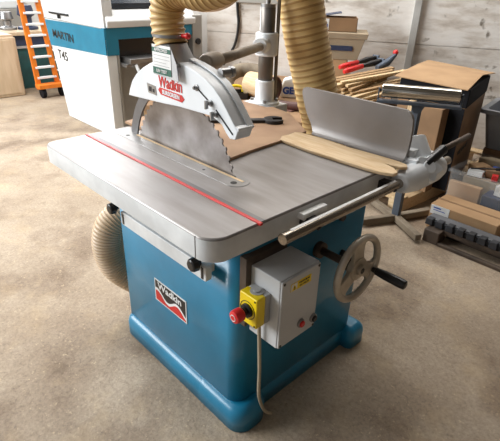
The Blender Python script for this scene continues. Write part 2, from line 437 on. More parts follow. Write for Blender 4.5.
# blade guard
gp = [(.12,1.024),(.132,1.05),(.155,1.085),(.192,1.118),(.24,1.146),(.29,1.168),(.35,1.186),(.41,1.194),(.46,1.193),(.51,1.187),(.56,1.176),(.60,1.163),(.64,1.143),(.675,1.116),(.705,1.085),(.732,1.055),(.757,1.028),(.745,1.0),(.719,.997),(.70,1.012),(.681,1.033),(.636,1.05),(.569,1.048),(.46,1.045),(.368,1.038),(.25,1.031)]
b = B(); b.prism(gp, XZ, .308, .372)
gd = part('blade_guard', b, 'white', saw, .004)
# far top flange lip and nose flap
b = B()
fl = [(x, z) for x, z in gp[8:17]]
for (x0, z0), (x1, z1) in zip(fl, fl[1:]):
    pass
lip = [(x, z+.002) for x, z in fl]+[(x, z+.008) for x, z in fl[::-1]]
b.prism(lip, XZ, .352, .378); part('top_flange', b, 'white', gd, .001)
b = B(); b.prism([(.70,1.075),(.735,1.045),(.758,1.038),(.758,1.03),(.75,1.02),(.735,1.0)], XZ, .31, .372); part('nose_flap', b, 'white', gd, .002)
text('Wadkin', .058, 'red', gd, (.41, .3072, 1.114), (1, 0, -.0), (0, 0, 1), bold=.0011, sx=.76)
b = B(); b.prism([(.335,1.083),(.345,1.093),(.475,1.088),(.49,1.077),(.475,1.064),(.35,1.069)], XZ, .3062, .3085); rb = part('ribbon_badge', b, 'red', gd)
text('BURSGREEN', .02, 'white', rb, (.412, .306, 1.0785), (1, 0, -.03), (.03, 0, 1), bold=.0006, sx=.95)
b = B(); b.prism([(.262,1.096),(.318,1.092),(.322,1.06),(.268,1.062)], XZ, .3065, .3085); dp = part('data_plate', b, 'galv', gd)
b = B(); b.box(.274, .292, .3058, .307, 1.068, 1.086); b.box(.298, .31, .3058, .307, 1.068, 1.08); part('marking', b, 'dark', dp)
for x0, z0, x1, z1 in ((.555, 1.13, .625, 1.093), (.655, 1.075, .735, 1.015)):
    b = B(); b.tube([(x0, .3075, z0), (x1, .3075, z1)], .0028, 8); part('slot', b, 'dark', gd)
for x, z in ((.558, 1.128), (.628, 1.092), (.655, 1.062)):
    b = B(); b.lathe([(0, .011), (.003, .011), (.004, .006), (.012, .006), (.015, .004)], (x, .308, z), (0, -1, 0), 16)
    if x != .558: b.box(x-.003, x+.003, .284, .296, z-.016, z+.010)
    part('wing_bolt', b, 'galv', gd)
b = B(); b.cyl((.60, .37, 1.172), (.60, .41, 1.172), .016); b.cyl((.60, .41, 1.172), (.60, .425, 1.172), .019); part('pivot_clamp', b, 'galv', gd, .002)
# extraction spout
b = B()
loops = []
for k in range(7):
    t = k/6; z = 1.178+.067*t; L = []
    for i in range(32):
        a = 2*PI*i/32; c, s_ = math.cos(a), math.sin(a)
        q = 1/max(abs(c), abs(s_)); sqx, sqy = c*q, s_*q
        rx, ry = .074, .037
        X = (1-t)*(.403+sqx*rx)+t*(.38+c*.053); Y = (1-t)*(.34+sqy*ry)+t*(.34+s_*.053)
        L.append((X, Y, z))
    loops.append(L)
loft(b, loops, smooth=False)
sp = part('extraction_spout', b, mat('dull_galvanised', (176,176,176), .4, .4, (158,158,158), 14), gd)
# approval sticker on the spout
b = B(); b.prism([(.342,1.142),(.488,1.136),(.480,1.19),(.452,1.238),(.342,1.238)], XZ, .287, .2895); b.box(.35,.47,.2895,.308,1.18,1.19)
st = part('front_plate', b, mat('bright_galvanised', (196,198,200), .4, .4, (178,180,182), 14), gd)
b = B(); b.box(.345, .452, .2855, .287, 1.146, 1.24); st2 = part('sticker', b, 'label', st, label='white and green test sticker')
b = B(); b.box(.345, .452, .2848, .2856, 1.146, 1.168); part('green_band', b, 'green', st2)
b = B(); b.box(.345, .452, .2848, .2856, 1.217, 1.231); part('green_band', b, 'green', st2)
text('APPROVED', .014, 'label', st2, (.398, .2842, 1.224), (1,0,0), (0,0,1), bold=.0002, sx=1.1)
text('LEV TEST', .014, 'label', st2, (.398, .2842, 1.157), (1,0,0), (0,0,1), bold=.0002, sx=1.1)
for z in (1.207, 1.196, 1.185, 1.175):
    b = B(); b.box(.352, .444-.02*(z == 1.185), .2848, .2856, z-.0008, z+.0008); part('ruled_line', b, 'grey', st2)
# guard support column and arm at the rear of the table
col = thing('guard_support_column', (.05, 1.14, .86), 'steel column with white clamp collars behind the saw table carrying the horizontal guard arm', 'support column')
b = B(); b.cyl((.05,1.14,.87), (.05,1.14,1.32), .038, n=32); part('column_tube', b, mat('column_grey_steel', (128,124,120), .38, .7, (108,104,100)), col)
b = B(); b.lathe([(0,.078),(.012,.078),(.016,.052),(.02,.05),(.115,.048),(.12,.043)], (.05,1.14,.86), (0,0,1)); cb = part('base_flange', b, 'white', col)
for i in range(4):
    a = PI/4+i*PI/2; b = B(); b.cyl((.05+.064*math.cos(a),1.14+.064*math.sin(a),.872), (.05+.064*math.cos(a),1.14+.064*math.sin(a),.886), .01, n=6); part('bolt', b, 'galv', cb)
b = B(); b.lathe([(0,.05),(.004,.056),(.106,.056),(.11,.05)], (.05,1.14,1.098), (0,0,1)); b.cyl((.06,1.12,1.15), (.12,1.02,1.158), .036)
b.box(.078, .10, 1.15, 1.172, 1.13, 1.18); ck = part('arm_clamp', b, 'white', col, .003)
b = B(); b.lathe([(0,.036),(.02,.036),(.024,.012),(.045,.012),(.05,.026),(.065,.026),(.075,.012)], (.05,1.14,1.315), (0,0,1)); part('top_knob', b, 'galv', col)
b = B(); b.cyl((.078,1.187,.86), (.078,1.187,1.4), .009); part('rear_rod', b, 'dustcast', col)
b = B(); b.tube([(.08,1.09,1.152), (.455,.47,1.182)], .0195, 20); arm = part('guard_arm', b, 'beige', col)
b = B(); b.tube(spline([(.43,.51,1.18),(.45,.475,1.184),(.475,.43,1.188),(.50,.39,1.19)], 4), [.020,.024,.027,.029,.03,.03,.03,.03,.03,.029,.028,.026,.022], 20); part('arm_socket', b, 'beige', arm)
# front rail bar and rip fence
b = B(); b.cyl((1.045,.216,.812), (1.045,1.2,.812), .0175, n=32)
rail = part('fence_rail', b, 'shaft', saw, .002)
for y in (.36, .78):
    b = B(); b.box(.995, 1.04, y-.02, y+.02, .797, .827); b.cyl((1.045,y,.812), (1.062,y,.80), .008, n=12); part('rail_bracket', b, 'dark', rail, .003)
b = B(); b.box(.998, 1.024, .33, .44, .822, .842); part('white_block', b, 'paper', rail, .002)
b = B(); b.box(1.040, 1.050, .25, .80, .8285, .8302); part('rail_white_strip', b, 'paper', rail)  # thin white strip along the top of the bar
fn = bpy.data.objects.new('rip_fence', None); C.collection.objects.link(fn); fn.parent = saw
fn['label'] = 'grey cast rip fence with a rounded face plate'
prof = [(.898,.862,.578,1.0),(.899,.868,.575,1.003),(.908,.872,.572,1.005),(.914,.882,.563,1.006),(.918,.90,.552,1.007),(.92,.93,.528,1.008),(.921,.96,.511,1.008),(.921,.99,.498,1.007),(.921,1.015,.489,1.003),(.921,1.03,.488,.995),(.921,1.039,.492,.985),(.921,1.045,.503,.97)]
b = B(); NX = 16
front = [[b.bm.verts.new((x0+(x1-x0)*i/NX, y, z)) for i in range(NX+1)] for y, z, x0, x1 in prof]
back = [[b.bm.verts.new((x0+(x1-x0)*i/NX, max(y+.014, .934) if z > .88 else .955, z)) for i in range(NX+1)] for y, z, x0, x1 in prof]
for G, s_ in ((front, 1), (back, -1)):
    for a, c in zip(G, G[1:]):
        for i in range(NX):
            f = b.bm.faces.new([a[i], a[i+1], c[i+1], c[i]]); f.smooth = True
for a, c in ((front[0], back[0]), (front[-1], back[-1])):
    for i in range(NX): b.bm.faces.new([a[i], a[i+1], c[i+1], c[i]])
for i in (0, NX):
    for k in range(len(prof)-1): b.bm.faces.new([front[k][i], front[k+1][i], back[k+1][i], back[k][i]])
part('fence_plate', b, 'steel', fn)
b = B(); b.box(.62, 1.02, .945, 1.0, .864, .90); part('fence_bar', b, 'steel_side', fn, .004)
b = B(); b.lathe([(0,.028),(.004,.036),(.03,.044),(.10,.054),(.23,.054),(.27,.048),(.30,.034)], (1.045,.825,.812), (0,1,0))
b.cyl((1.03,1.0,.83), (.965,1.03,.915), .052, .046); b.box(.97,1.05,.92,1.08,.83,.875)
ca = part('fence_carriage', b, 'white', fn, .004)
# star lock knob
sd = Vector((.66,-.42,.62)).normalized(); so = Vector((1.075,.965,.845))
poly = []
for i in range(40):
    a = 2*PI*i/40; poly.append(((.046+.008*math.cos(5*a))*math.cos(a), (.046+.008*math.cos(5*a))*math.sin(a)))
X = sd.orthogonal().normalized(); Y = sd.cross(X)
b = B(); b.prism(poly, lambda p, q, h: so+X*p+Y*q+sd*h, -.02, .012, smooth=True); b.cyl(so+sd*.012, so+sd*.018, .025); part('star_knob', b, 'white', fn, .003)
b = B(); b.tube([(1.07,.955,.858),(1.07,.985,.868),(1.07,1.075,.893)], [.012,.018,.019], 16); lv = part('lever_grip', b, 'black', fn, .002)
b = B(); b.tube([(1.07,1.07,.892),(1.07,1.29,.903)], .011, 14); part('lever_rod', b, 'rust', lv)
# blue cabinet trimmings: slotted panel and knobs
b = B(); b.prism(rounded(.335,.842,.61,.664,.008,4), XZ, .108, .132); b.box(.36, .82, .132, .165, .62, .65)
sr = part('slotted_rail', b, 'steel_side', saw, .003)
for x in (.352, .824):
    b = B(); b.box(x-.005, x+.005, .106, .109, .616, .657); part('slot', b, 'black', sr)
for x, z in ((.312, .672), (.808, .668)):
    b = B(); b.lathe([(0,.012),(.014,.012),(.015,.024),(.034,.022),(.038,.016)], (x,.112,z), (0,-1,0), 8); part('clamp_knob', b, 'black', sr, .002)
# badge
b = B(); b.prism([(.455,.405),(.66,.405),(.66,.303),(.455,.303)], XZ, .1575, .1605); bd = part('maker_badge', b, 'label', saw)
wave = [(.460+.195*t, .352+.016*math.sin(2*PI*(t*1.5+.15))-.012*t) for t in [i/24 for i in range(25)]]
b = B(); b.prism([(.46,.400),(.655,.400)]+wave[::-1], XZ, .1568, .1576); part('black_field', b, 'black', bd)
wave2 = [(x, z-.013) for x, z in wave]
b = B(); b.prism(wave2+[(.655,.308),(.46,.308)], XZ, .1568, .1576); part('red_field', b, 'red', bd)
text('Wadkin', .040, 'label', bd, (.557,.1562,.3815), (1,0,-.01), (0,0,1), bold=.0008, sx=1.2)
# control box on the front of the cabinet
b = B(); b.box(.95,1.07,.194,.368,.445,.693); eb = part('control_box', b, 'box', saw, .004)
b = B(); b.box(.925,.952,.172,.35,.47,.72); part('back_plate', b, 'rust', eb)
b = B(); b.box(1.0695,1.077,.196,.366,.447,.691); dr = part('box_lid', b, 'box', eb, .003)
for y in (.204,.358):
    for z in (.455,.683):
        b = B(); b.cyl((1.076,y,z),(1.0785,y,z),.0045,n=12); part('screw', b, 'black', dr)
for nm, y, z, mt in (('stop_button', .292, .498, 'redp'), ('start_button', .353, .486, 'black')):
    b = B(); b.lathe([(0,.0155),(.006,.0155),(.008,.013)], (1.076,y,z), (1,0,0)); q = part('button_ring', b, 'galv', dr)
    b = B(); b.lathe([(0,.011),(.006,.011),(.008,.008)], (1.082,y,z), (1,0,0)); part(nm, b, mt, q)
b = B(); b.box(1.0765,1.0785,.232,.322,.643,.670); wl = part('warning_label', b, 'yellow', dr)
b = B(); b.box(1.078,1.0792,.233,.258,.644,.669); part('white_square', b, 'label', wl)
b = B(); b.prism([(.2345,.646),(.2565,.646),(.2455,.666)], YZ, 1.079, 1.0799); b.bm.faces.ensure_lookup_table(); tr = part('warning_triangle', b, 'yellow', wl)
text('!', .016, 'black', tr, (1.0801,.2455,.6535), (0,1,0), (0,0,1), bold=.0005)
text('WARNING', .009, 'black', wl, (1.0788,.290,.662), (0,1,0), (0,0,1), sx=1.1)
text('415 VOLTS', .008, 'black', wl, (1.0788,.290,.651), (0,1,0), (0,0,1), sx=1.1)
# emergency stop
b = B(); b.box(.965,1.037,.172,.194,.533,.636); es = part('emergency_stop_base', b, 'grey', eb, .003)
b = B(); b.box(.964,1.038,.136,.172,.532,.637); ey = part('yellow_housing', b, 'yellow', es, .005)
b = B(); b.cyl((1.002,.170,.636),(1.002,.170,.6385), .021); b.cyl((1.002,.170,.6385),(1.002,.170,.643),.011); part('cable_entry', b, 'grey', es)
b = B(); b.cyl((1.0,.137,.585),(1.0,.128,.585),.022); b.cyl((1.0,.128,.585),(1.0,.112,.585),.014); part('button_neck', b, 'dark', ey)
b = B(); b.lathe([(0,.016),(.004,.0205),(.024,.0215),(.031,.019),(.034,.013),(.035,.004)], (1.0,.113,.585), (0,-1,0)); mu = part('mushroom_button', b, 'redp', ey)
b = B(); b.torus((1.0,.0785,.585), (0,1,0), .010, .0012, 24, 6); part('arrow_ring', b, 'label', mu)
for z in (.54,.629):
    b = B(); b.cyl((1.03,.137,z),(1.03,.1345,z),.003,n=10); part('screw', b, 'dark', ey)
b = B(); b.torus((1.0,.1352,.585),(0,1,0),.03,.001,28,6); part('legend_ring', b, 'dark', ey)
# mains cable hanging to the floor
b = B(); b.tube(spline([(1.005,.18,.535),(1.01,.182,.44),(1.0,.2,.3),(.99,.215,.16),(.988,.25,.06),(.984,.292,.008)], 8), .006, 10)
part('power_cable', b, 'cablem', saw)
# hand wheel
hw = bpy.data.objects.new('hand_wheel', None); C.collection.objects.link(hw); hw.parent = saw; hw['label'] = 'grey cast hand wheel with a black crank handle'
hc = Vector((1.10,.545,.60))
b = B(); b.torus(hc, (1,0,0), .112, .0125, 56, 14); part('rim', b, 'cast', hw)
b = B(); n = 72; A = []
# dished web with three kidney openings
def webx(r): return 1.09+.012*(r/.11)
for k in range(3):
    a0 = math.radians(95+120*k); 
    sp_ = []
    for i in range(9): sp_.append((a0-.50+1.0*i/8, .108))
    pts = []
    for i in range(9): a = a0-.42+.84*i/8; pts.append((.108*math.cos(a), .108*math.sin(a)))
    for r_, hwid in ((.085,.030),(.06,.027),(.03,.03)): pts.append((r_*math.cos(a0)-hwid*math.sin(a0), r_*math.sin(a0)+hwid*math.cos(a0)))
    for r_, hwid in ((.03,.03),(.06,.027),(.085,.030)): pts.append((r_*math.cos(a0)+hwid*math.sin(a0), r_*math.sin(a0)-hwid*math.cos(a0)))
    b.prism([(hc.y+p, hc.z+q) for p, q in pts], YZ, 1.088, 1.102)
b.cyl((1.084,hc.y,hc.z),(1.106,hc.y,hc.z),.046,.042); b.cyl((1.10,hc.y,hc.z),(1.118,hc.y,hc.z),.02,.018)
part('web', b, 'cast', hw, .003)
b = B(); b.cyl((1.117,hc.y,hc.z),(1.1195,hc.y,hc.z),.01); part('hub_bore', b, 'dark', hw)
b = B(); b.cyl((.925,hc.y,hc.z),(1.09,hc.y,hc.z),.014); b.cyl((.925,hc.y,hc.z),(.95,hc.y,hc.z),.03); b.cyl((1.04,hc.y,hc.z),(1.085,hc.y,hc.z),.024); part('wheel_shaft', b, 'rust', hw)
b = B(); b.lathe([(0,.009),(.012,.010),(.014,.013),(.05,.0165),(.115,.0175),(.125,.016),(.128,.01)], (1.105,.636,.56), (1,0,0)); part('crank_handle', b, 'black', hw)
for y, z in ((.46,.71),(.66,.69),(.70,.52),(.5,.715)):
    b = B(); b.cyl((.93,y,z),(.945,y,z),.014,n=16); part('bolt', b, 'dark', saw)
# ------------------------------------------------------------------ on the table
b = B()
bo = [(.556,.722),(.53,.76),(.535,.80),(.528,.845),(.55,.862),(.70,.868),(.80,.862),(.92,.873),(1.0,.876),(1.04,.868),(1.055,.848),(1.04,.828),(.985,.815),(1.03,.80),(1.06,.775),(1.058,.75),(1.02,.73),(.96,.722),(.86,.716),(.72,.712)]
b.prism(bo, XY, H+.001, H+.013); tag(part('wooden_board', b, 'wood', None, .003), 'pale pine board with two tongue ends lying against the foot of the rip fence', 'board')
b = B(); sh = [(-.05,.375),(.596,.40),(.578,.535),(.566,.734),(.548,.896),(.30,1.06),(.17,1.08),(.155,1.05),(-.105,1.04),(-.11,.7)]
b.prism(sh, XY, H+.001, H+.012); tag(part('plywood_sheet', b, 'ply', None, .001), 'brown plywood sheet lying on the rear of the saw table behind the blade', 'plywood sheet')
# spanner on the sheet
b = B(); b.prism([(.10,.565),(.128,.545),(.37,.86),(.335,.88)], XY, H+.013, H+.025)
jaw = []
ce = Vector((.365,.885)); ax = math.atan2(.245,.2)
for i in range(23):
    a = ax+math.radians(38)+ (2*PI-math.radians(76))*i/22; jaw.append((ce.x+.047*math.cos(a), ce.y+.047*math.sin(a)))
dx, dy = math.cos(ax), math.sin(ax); nx, ny = -dy, dx
jaw += [(ce.x+.041*dx-.017*nx, ce.y+.041*dy-.017*ny), (ce.x-.006*dx-.017*nx, ce.y-.006*dy-.017*ny), (ce.x-.006*dx+.017*nx, ce.y-.006*dy+.017*ny), (ce.x+.041*dx+.017*nx, ce.y+.041*dy+.017*ny)]
b.prism(jaw, XY, H+.0125, H+.028)
tag(part('open_ended_spanner', b, 'dark', None, .002), 'large black open ended spanner lying on the plywood sheet', 'spanner')

# ------------------------------------------------------------------ hoses
b = B(); corrugated(b, [(.38,.34,1.238),(.366,.34,1.29),(.366,.34,1.345),(.392,.34,1.392),(.455,.345,1.412),(.54,.35,1.408),(.63,.36,1.432),(.73,.38,1.50),(.82,.42,1.66),(.88,.5,1.9)], .055, .021, .07)
h = thing('guard_hose', (.38,.34,1.262), 'thin tan ribbed extraction hose rising from the top of the blade guard', 'hose')
part('hose_tube', b, ['hose','wire'], h)
b = B(); b.lathe([(0,.0585),(.001,.0605),(.009,.0605),(.01,.0585)], (.378,.34,1.262), (0,0,1)); cf = part('hose_clamp', b, 'galv', h)
b = B(); b.cyl((.44,.345,1.27),(.466,.345,1.272),.007); b.ball((.468,.345,1.272),.0105); part('clamp_screw', b, 'redp', cf)
b = B(); corrugated(b, [(.0,1.245,1.75),(.045,1.285,1.544),(.092,1.325,1.352),(.125,1.357,1.166),(.155,1.388,1.018),(.183,1.416,.877),(.21,1.445,.751),(.25,1.48,.5),(.27,1.5,.12)], .113, .032, .02, 6, 40)
tag(part('main_extraction_hose', b, ['hose','wire'], None), 'thick tan ribbed extraction hose dropping behind the rip fence', 'hose')
b = B(); corrugated(b, [(.17,.40,.53),(.15,.34,.545),(.12,.26,.54),(.085,.185,.47),(.075,.165,.37),(.09,.19,.26),(.13,.27,.17),(.14,.34,.13),(.15,.40,.12)], .068, .013, .045)
tag(part('cabinet_hose', b, ['hose2',mat('dusty_wire',(176,150,120),.5)], None), 'dusty beige ribbed hose looping out behind the blue cabinet near the floor', 'hose')
b = B(); b.tube(spline([(-.1,.75,1.75),(-.07,.75,1.5),(-.02,.75,1.36),(.08,.75,1.345),(.2,.75,1.375),(.26,.76,1.45),(.28,.78,1.7)], 8), .036, 20)
tag(part('smooth_duct', b, 'hose2', None), 'smooth tan duct bend just behind the guard hose', 'duct')

# ------------------------------------------------------------------ planer behind, left
pl_ = thing('planer', (-2.85,2.05,0), 'large white thickness planer with a teal band standing left behind the saw', 'planing machine')
side = [(-3.36,0),(-2.32,0),(-2.32,1.01),(-2.33,1.24),(-2.42,1.36),(-3.56,1.36),(-3.66,1.2),(-3.60,.99)]
b = B(); b.prism(side, XZ, 1.5, 1.6); part('side_panel', b, 'cream', pl_, .008)
def bandx(z): return -3.60+(.99-z)*.235
b = B(); b.prism([(bandx(.99),.985),(-2.318,1.005),(-2.318,.775),(bandx(.74),.735)], XZ, 1.494, 1.501); bn = part('teal_band', b, 'teal', pl_)
text('MARTIN', .105, 'black', bn, (-3.2,1.492,.855), (1,0,-.03), (.0,0,1), bold=.0022, sx=1.28)
text('T45', .125, 'black', pl_, (-3.28,1.497,.655), (1,0,-.06), (0,0,1), bold=.001, sx=1.15)
b = B(); b.box(-3.43,-3.0,1.475,1.495,1.055,1.075); b.box(-3.22,-3.2,1.47,1.495,1.02,1.06); part('handle', b, 'black', pl_, .004)
b = B(); b.box(-3.62,-2.36,1.492,1.5,.998,1.006); part('seam', b, 'mgrey', pl_)
b = B(); b.box(-3.3,-2.315,1.6,1.625,0,.77); b.box(-3.3,-2.4,1.62,2.5,0,.66); part('body', b, 'mgrey', pl_, .006)
b = B(); b.box(-3.3,-2.312,1.502,2.56,.905,1.005); part('front_band', b, 'teal', pl_, .003)
b = B(); b.box(-2.6,-2.312,1.505,1.625,.77,.91); part('corner_band', b, 'teal', pl_, .003)
b = B(); b.box(-3.2,-2.37,1.626,2.455,.746,.905); part('throat_shade', b, 'black', pl_)  # solid black block stands in for the shade inside the opening
b = B(); b.prism([(-3.5,1.005),(-2.30,1.005),(-2.29,1.06),(-2.34,1.12),(-2.50,1.19),(-3.5,1.22)], XZ, 1.52, 2.5); hd = part('hood', b, 'cream', pl_, .01)
b = B(); b.prism([(-2.52,1.2),(-2.40,1.157),(-2.40,1.2),(-2.52,1.26)], XZ, 1.56, 2.4); part('display_screen', b, 'glassdark', hd)
b = B(); b.box(-3.1,-2.22,1.63,2.48,.665,.70); b.box(-3.1,-2.19,1.66,2.0,.70,.745); bt = part('bed', b, 'galv', pl_, .006)
b = B(); b.tube(spline([(-2.2,1.72,.69),(-2.17,1.73,.63),(-2.15,1.77,.60),(-2.15,1.82,.63)],5), .014, 10); part('hook', b, 'white', bt)
b = B(); b.box(-2.9,-2.30,2.46,2.585,0,1.09); cl = part('right_column', b, 'mgrey', pl_, .01)
b = B(); b.cyl((-2.3,2.52,.84),(-2.28,2.52,.84),.03); part('switch', b, 'black', cl)

# ------------------------------------------------------------------ far left
b = B(); b.box(-5.3,-4.62,.75,1.50,0,.71); cab = thing('veneered_cabinet', (-4.95,1.1,0), 'pale wood veneer cabinet standing at the far left edge', 'cabinet')
part('carcass', b, 'pale_ply', cab, .02); 
b = B(); b.box(-5.28,-4.64,.77,1.48,.705,.735); part('top_panel', b, 'pale_ply', cab, .004)
b = B(); b.box(-4.63,-4.612,.80,1.46,.04,.68); part('door', b, 'pale_ply', cab, .004)
# platform ladder on castors
ld = thing('ladder', (-4.35,1.8,0), 'orange wheeled ladder with pale rungs leaning beside the planer', 'ladder')
def rail_(y0, y1, x0, x1):
    b = B(); 
    p0 = Vector((x0, y0, .10)); p1 = Vector((x1, y1, 1.75)); d = (p1-p0).normalized(); s1 = Vector((0,1,0))*.03; n_ = d.cross(Vector((0,1,0))).normalized()*.018
    vs = [b.bm.verts.new(p+s_*s1+t_*n_) for p in (p0, p1) for s_, t_ in ((-1,-1),(1,-1),(1,1),(-1,1))]
    for f in ((3,2,1,0),(4,5,6,7),(0,1,5,4),(1,2,6,5),(2,3,7,6),(3,0,4,7)): b.bm.faces.new([vs[i] for i in f])
    return b
part('rail', rail_(1.60,1.53,-4.4,-4.4), 'orange', ld, .004); part('rail', rail_(1.845,1.70,-4.4,-4.4), 'orange', ld, .004)
for k in range(11):
    z = .24+k*.125; t = (z-.10)/1.65
    b = B(); y0 = 1.60-.07*t; y1 = 1.845-.145*t; x = -4.4; b.box(x-.03,x+.03,y0,y1,z-.012,z+.012); part('rung', b, 'white', ld, .003)
    b = B(); b.box(x-.05,x-.02,y1,y1+.14,z-.07,z-.05); part('rung', b, 'white', ld, .003)
b = B(); b.box(-4.42,-4.28,1.56,2.0,.12,.17); part('base_bar', b, 'orange', ld, .004)
for y in (1.62,1.86,2.02):
    b = B(); b.cyl((-4.35,y-.025,.065),(-4.35,y+.025,.065),.065,n=20); b.box(-4.38,-4.32,y-.03,y+.03,.07,.13); part('castor', b, 'rubber', ld, .004)
tk = thing('tool_cabinet', (-5.3,2.07,0), 'dark green low cabinet seen through the orange ladder rungs', 'cabinet')
b = B(); b.box(-5.6,-5.0,1.52,2.6,0,.52); part('carcass', b, 'darkgreen', tk, .01)
b = B(); b.box(-5.6,-4.98,1.5,2.6,.52,.55); part('top_edge', b, 'alu', tk)
b = B(); b.box(-5.6,-5.0,1.5,2.6,.55,.68); part('upper_tray', b, 'navy', tk, .01)
b = B(); b.box(-5.62,-4.96,1.52,2.62,.68,.725); part('worktop', b, 'pale_ply', tk, .004)
for x, y, sx_, h_, mt, lab in ((-5.3,1.66,.09,.22,'galv','grey vice casting on the green cabinet behind the ladder'),(-5.25,1.9,.11,.3,'navy','blue grey machine head on the green cabinet, right of the vice')):
    b = B(); b.lathe([(0,sx_*1.2),(.03,sx_*1.2),(.05,sx_*.6),(h_*.5,sx_*.6),(h_*.6,sx_),(h_,sx_*.8)], (x,y,.725), (0,0,1), 20); tag(part('machine_head', b, mt, None, .004), lab, 'machine')
b = B(); b.box(-8.2,-7.7,.6,2.8,0,.819); tag(part('storage_unit', b, 'mgrey', None, .02), 'long grey storage unit standing against the far end wall', 'cabinet')
for i, (y, h_, mt, lab) in enumerate(((1.3,.28,'bluegrey','small steel machine on the far storage unit, nearest the veneered cabinet'),(2.0,.34,'navy','dark blue machine on the far storage unit between two paler ones'),(2.6,.26,'white','white box on the far storage unit behind the ladder'))):
    b = B(); b.box(-8.15,-7.75,y-.22,y+.2,.82,.82+h_*.5); b.box(-8.1,-7.85,y-.12,y+.1,.82+h_*.5,.82+h_); tag(part('bench_machine', b, mt, None, .02), lab, 'machine')

# ------------------------------------------------------------------ bench along the back wall
bh = thing('workbench', wf(-1.65,.85,0), 'long low wooden workbench running along the back wall', 'workbench')
b = B(); wbox(b, -2.55, -.72, .08, 1.72, .50, .55); part('benchtop', b, 'card2', bh, .004)
for s_ in (-2.5,-1.25):
    for d_ in (.12,1.66):
        b = B(); wbox(b, s_-.04, s_+.04, d_-.04, d_+.04, 0, .5); part('leg', b, 'stick2', bh)
def wrot(loc, deg): return deg
def abox(name, loc, sx, sy, sz, deg, mt, bev=.004):
    """box thing, local frame: origin base centre"""
    b = B(); b.box(-sx/2,sx/2,-sy/2,sy/2,0,sz)
    b.xf(Matrix.Translation(loc) @ Matrix.Rotation(math.radians(deg),4,'Z')); return part(name, b, mt, None, bev)
# cartons
tag(abox('carton', (-.98,2.92,.55), .46, .36, .28, 34, 'card'), 'brown cardboard carton under the grey storage bin on the bench', 'cardboard box')
sb = thing('storage_bin', (-.90,2.99,.831), 'greyish cardboard storage bin with a dark label standing on the brown carton', 'storage bin', rz=math.radians(36))
b = B(); b.prism([(-.24,0),(.20,0),(.26,.21),(-.27,.21)], lambda a,bb,h:(a,h,bb), -.2, .2); part('bin_body', b, 'cardg', sb, .004, local=True)
b = B(); b.prism([(-.27,.17),(.262,.17),(.272,.215),(-.28,.215)], lambda a,bb,h:(a,h,bb), -.206, .206); part('rim', b, 'cardg', sb, .003, local=True)
b = B(); b.box(-.06,.15,-.2075,-.203,.075,.115); part('label_plate', b, 'navy', sb, local=True)
ob = thing('open_carton', (-.90,3.0,1.048), 'small open carton with white and blue print on top of the storage bin', 'cardboard box', rz=math.radians(38))
b = B()
for q in ((-.19,.16,-.13,.13,0,.005),(-.19,.16,-.13,-.125,0,.11),(-.19,.16,.125,.13,0,.11),(-.19,-.185,-.13,.13,0,.11),(.155,.16,-.13,.13,0,.11)): b.box(*q)
part('box_body', b, 'card2', ob, local=True)
b = B(); b.box(-.193,-.08,-.1325,-.1305,.01,.10); part('printed_side', b, 'label', ob, local=True)
b = B(); b.box(-.185,-.09,-.134,-.1325,.03,.06); part('blue_print', b, 'bluep', ob, local=True)
b = B(); b.prism([(-.18,.11),(-.18,.115),(.02,.15),(.02,.145)], lambda a,bb,h:(a,h,bb), -.12, .12); part('flap', b, 'navy', ob, local=True)
b = B(); b.ball((0,0,.05), .05, (1.8,1.2,.8)); part('contents', b, 'brownred', ob, local=True)
# roll of pale board
rl = thing('veneer_roll', (-.92,2.15,.55), 'short fat roll of pale veneer lying behind the column base', 'roll')
a0 = Vector((-.845,2.165,.652)); a1 = Vector((-1.105,2.135,.652)); t = (a1-a0).normalized()
b = B(); b.lathe([(0,.072),(0,.1),(.26,.1),(.26,.02)], a0, t); part('roll_body', b, 'wood', rl)
b = B(); b.torus(a0, t, .087, .012, 32, 8); part('dark_end', b, 'brownred', rl)
b = B(); b.lathe([(-.002,.001),(-.002,.074),(.0,.072)], a0, t); part('inner_core', b, 'rust', rl)
# elbow pipe
b = B(); b.tube(spline([(-1.30,2.04,.60),(-1.34,2.12,.68),(-1.33,2.24,.72),(-1.22,2.32,.72),(-1.12,2.36,.70)], 8), .06, 20); tag(part('pipe_elbow', b, 'dustcast', None), 'dusty grey pipe elbow lying on the bench left of the veneer roll', 'pipe')
ty = thing('tool_tray', (-1.20,1.93,.55), 'black open tray with yellow handled tools, in front of the pipe elbow', 'tray', rz=math.radians(50))
b = B()
for q in ((-.2,.2,-.08,.08,0,.006),(-.2,.2,-.08,-.074,0,.05),(-.2,.2,.074,.08,0,.05),(-.2,-.194,-.08,.08,0,.05),(.194,.2,-.08,.08,0,.05)): b.box(*q)
part('tray_body', b, 'dark', ty, local=True)
for x, g in ((-.1,'yellow handled tool standing in the left end of the black tray'),(.09,'yellow handled tool standing in the right end of the black tray')):
    P = Matrix.Translation((-1.20,1.93,.55)) @ Matrix.Rotation(math.radians(50),4,'Z')
    b = B(); b.tube([P@Vector(q) for q in spline([(x-.06,0,.012),(x-.05,0,.07),(x,0,.095),(x+.06,0,.085),(x+.07,0,.05)],5)], .012, 10)
    tag(part('yellow_handle', b, 'yellow', None), g, 'hand tool')
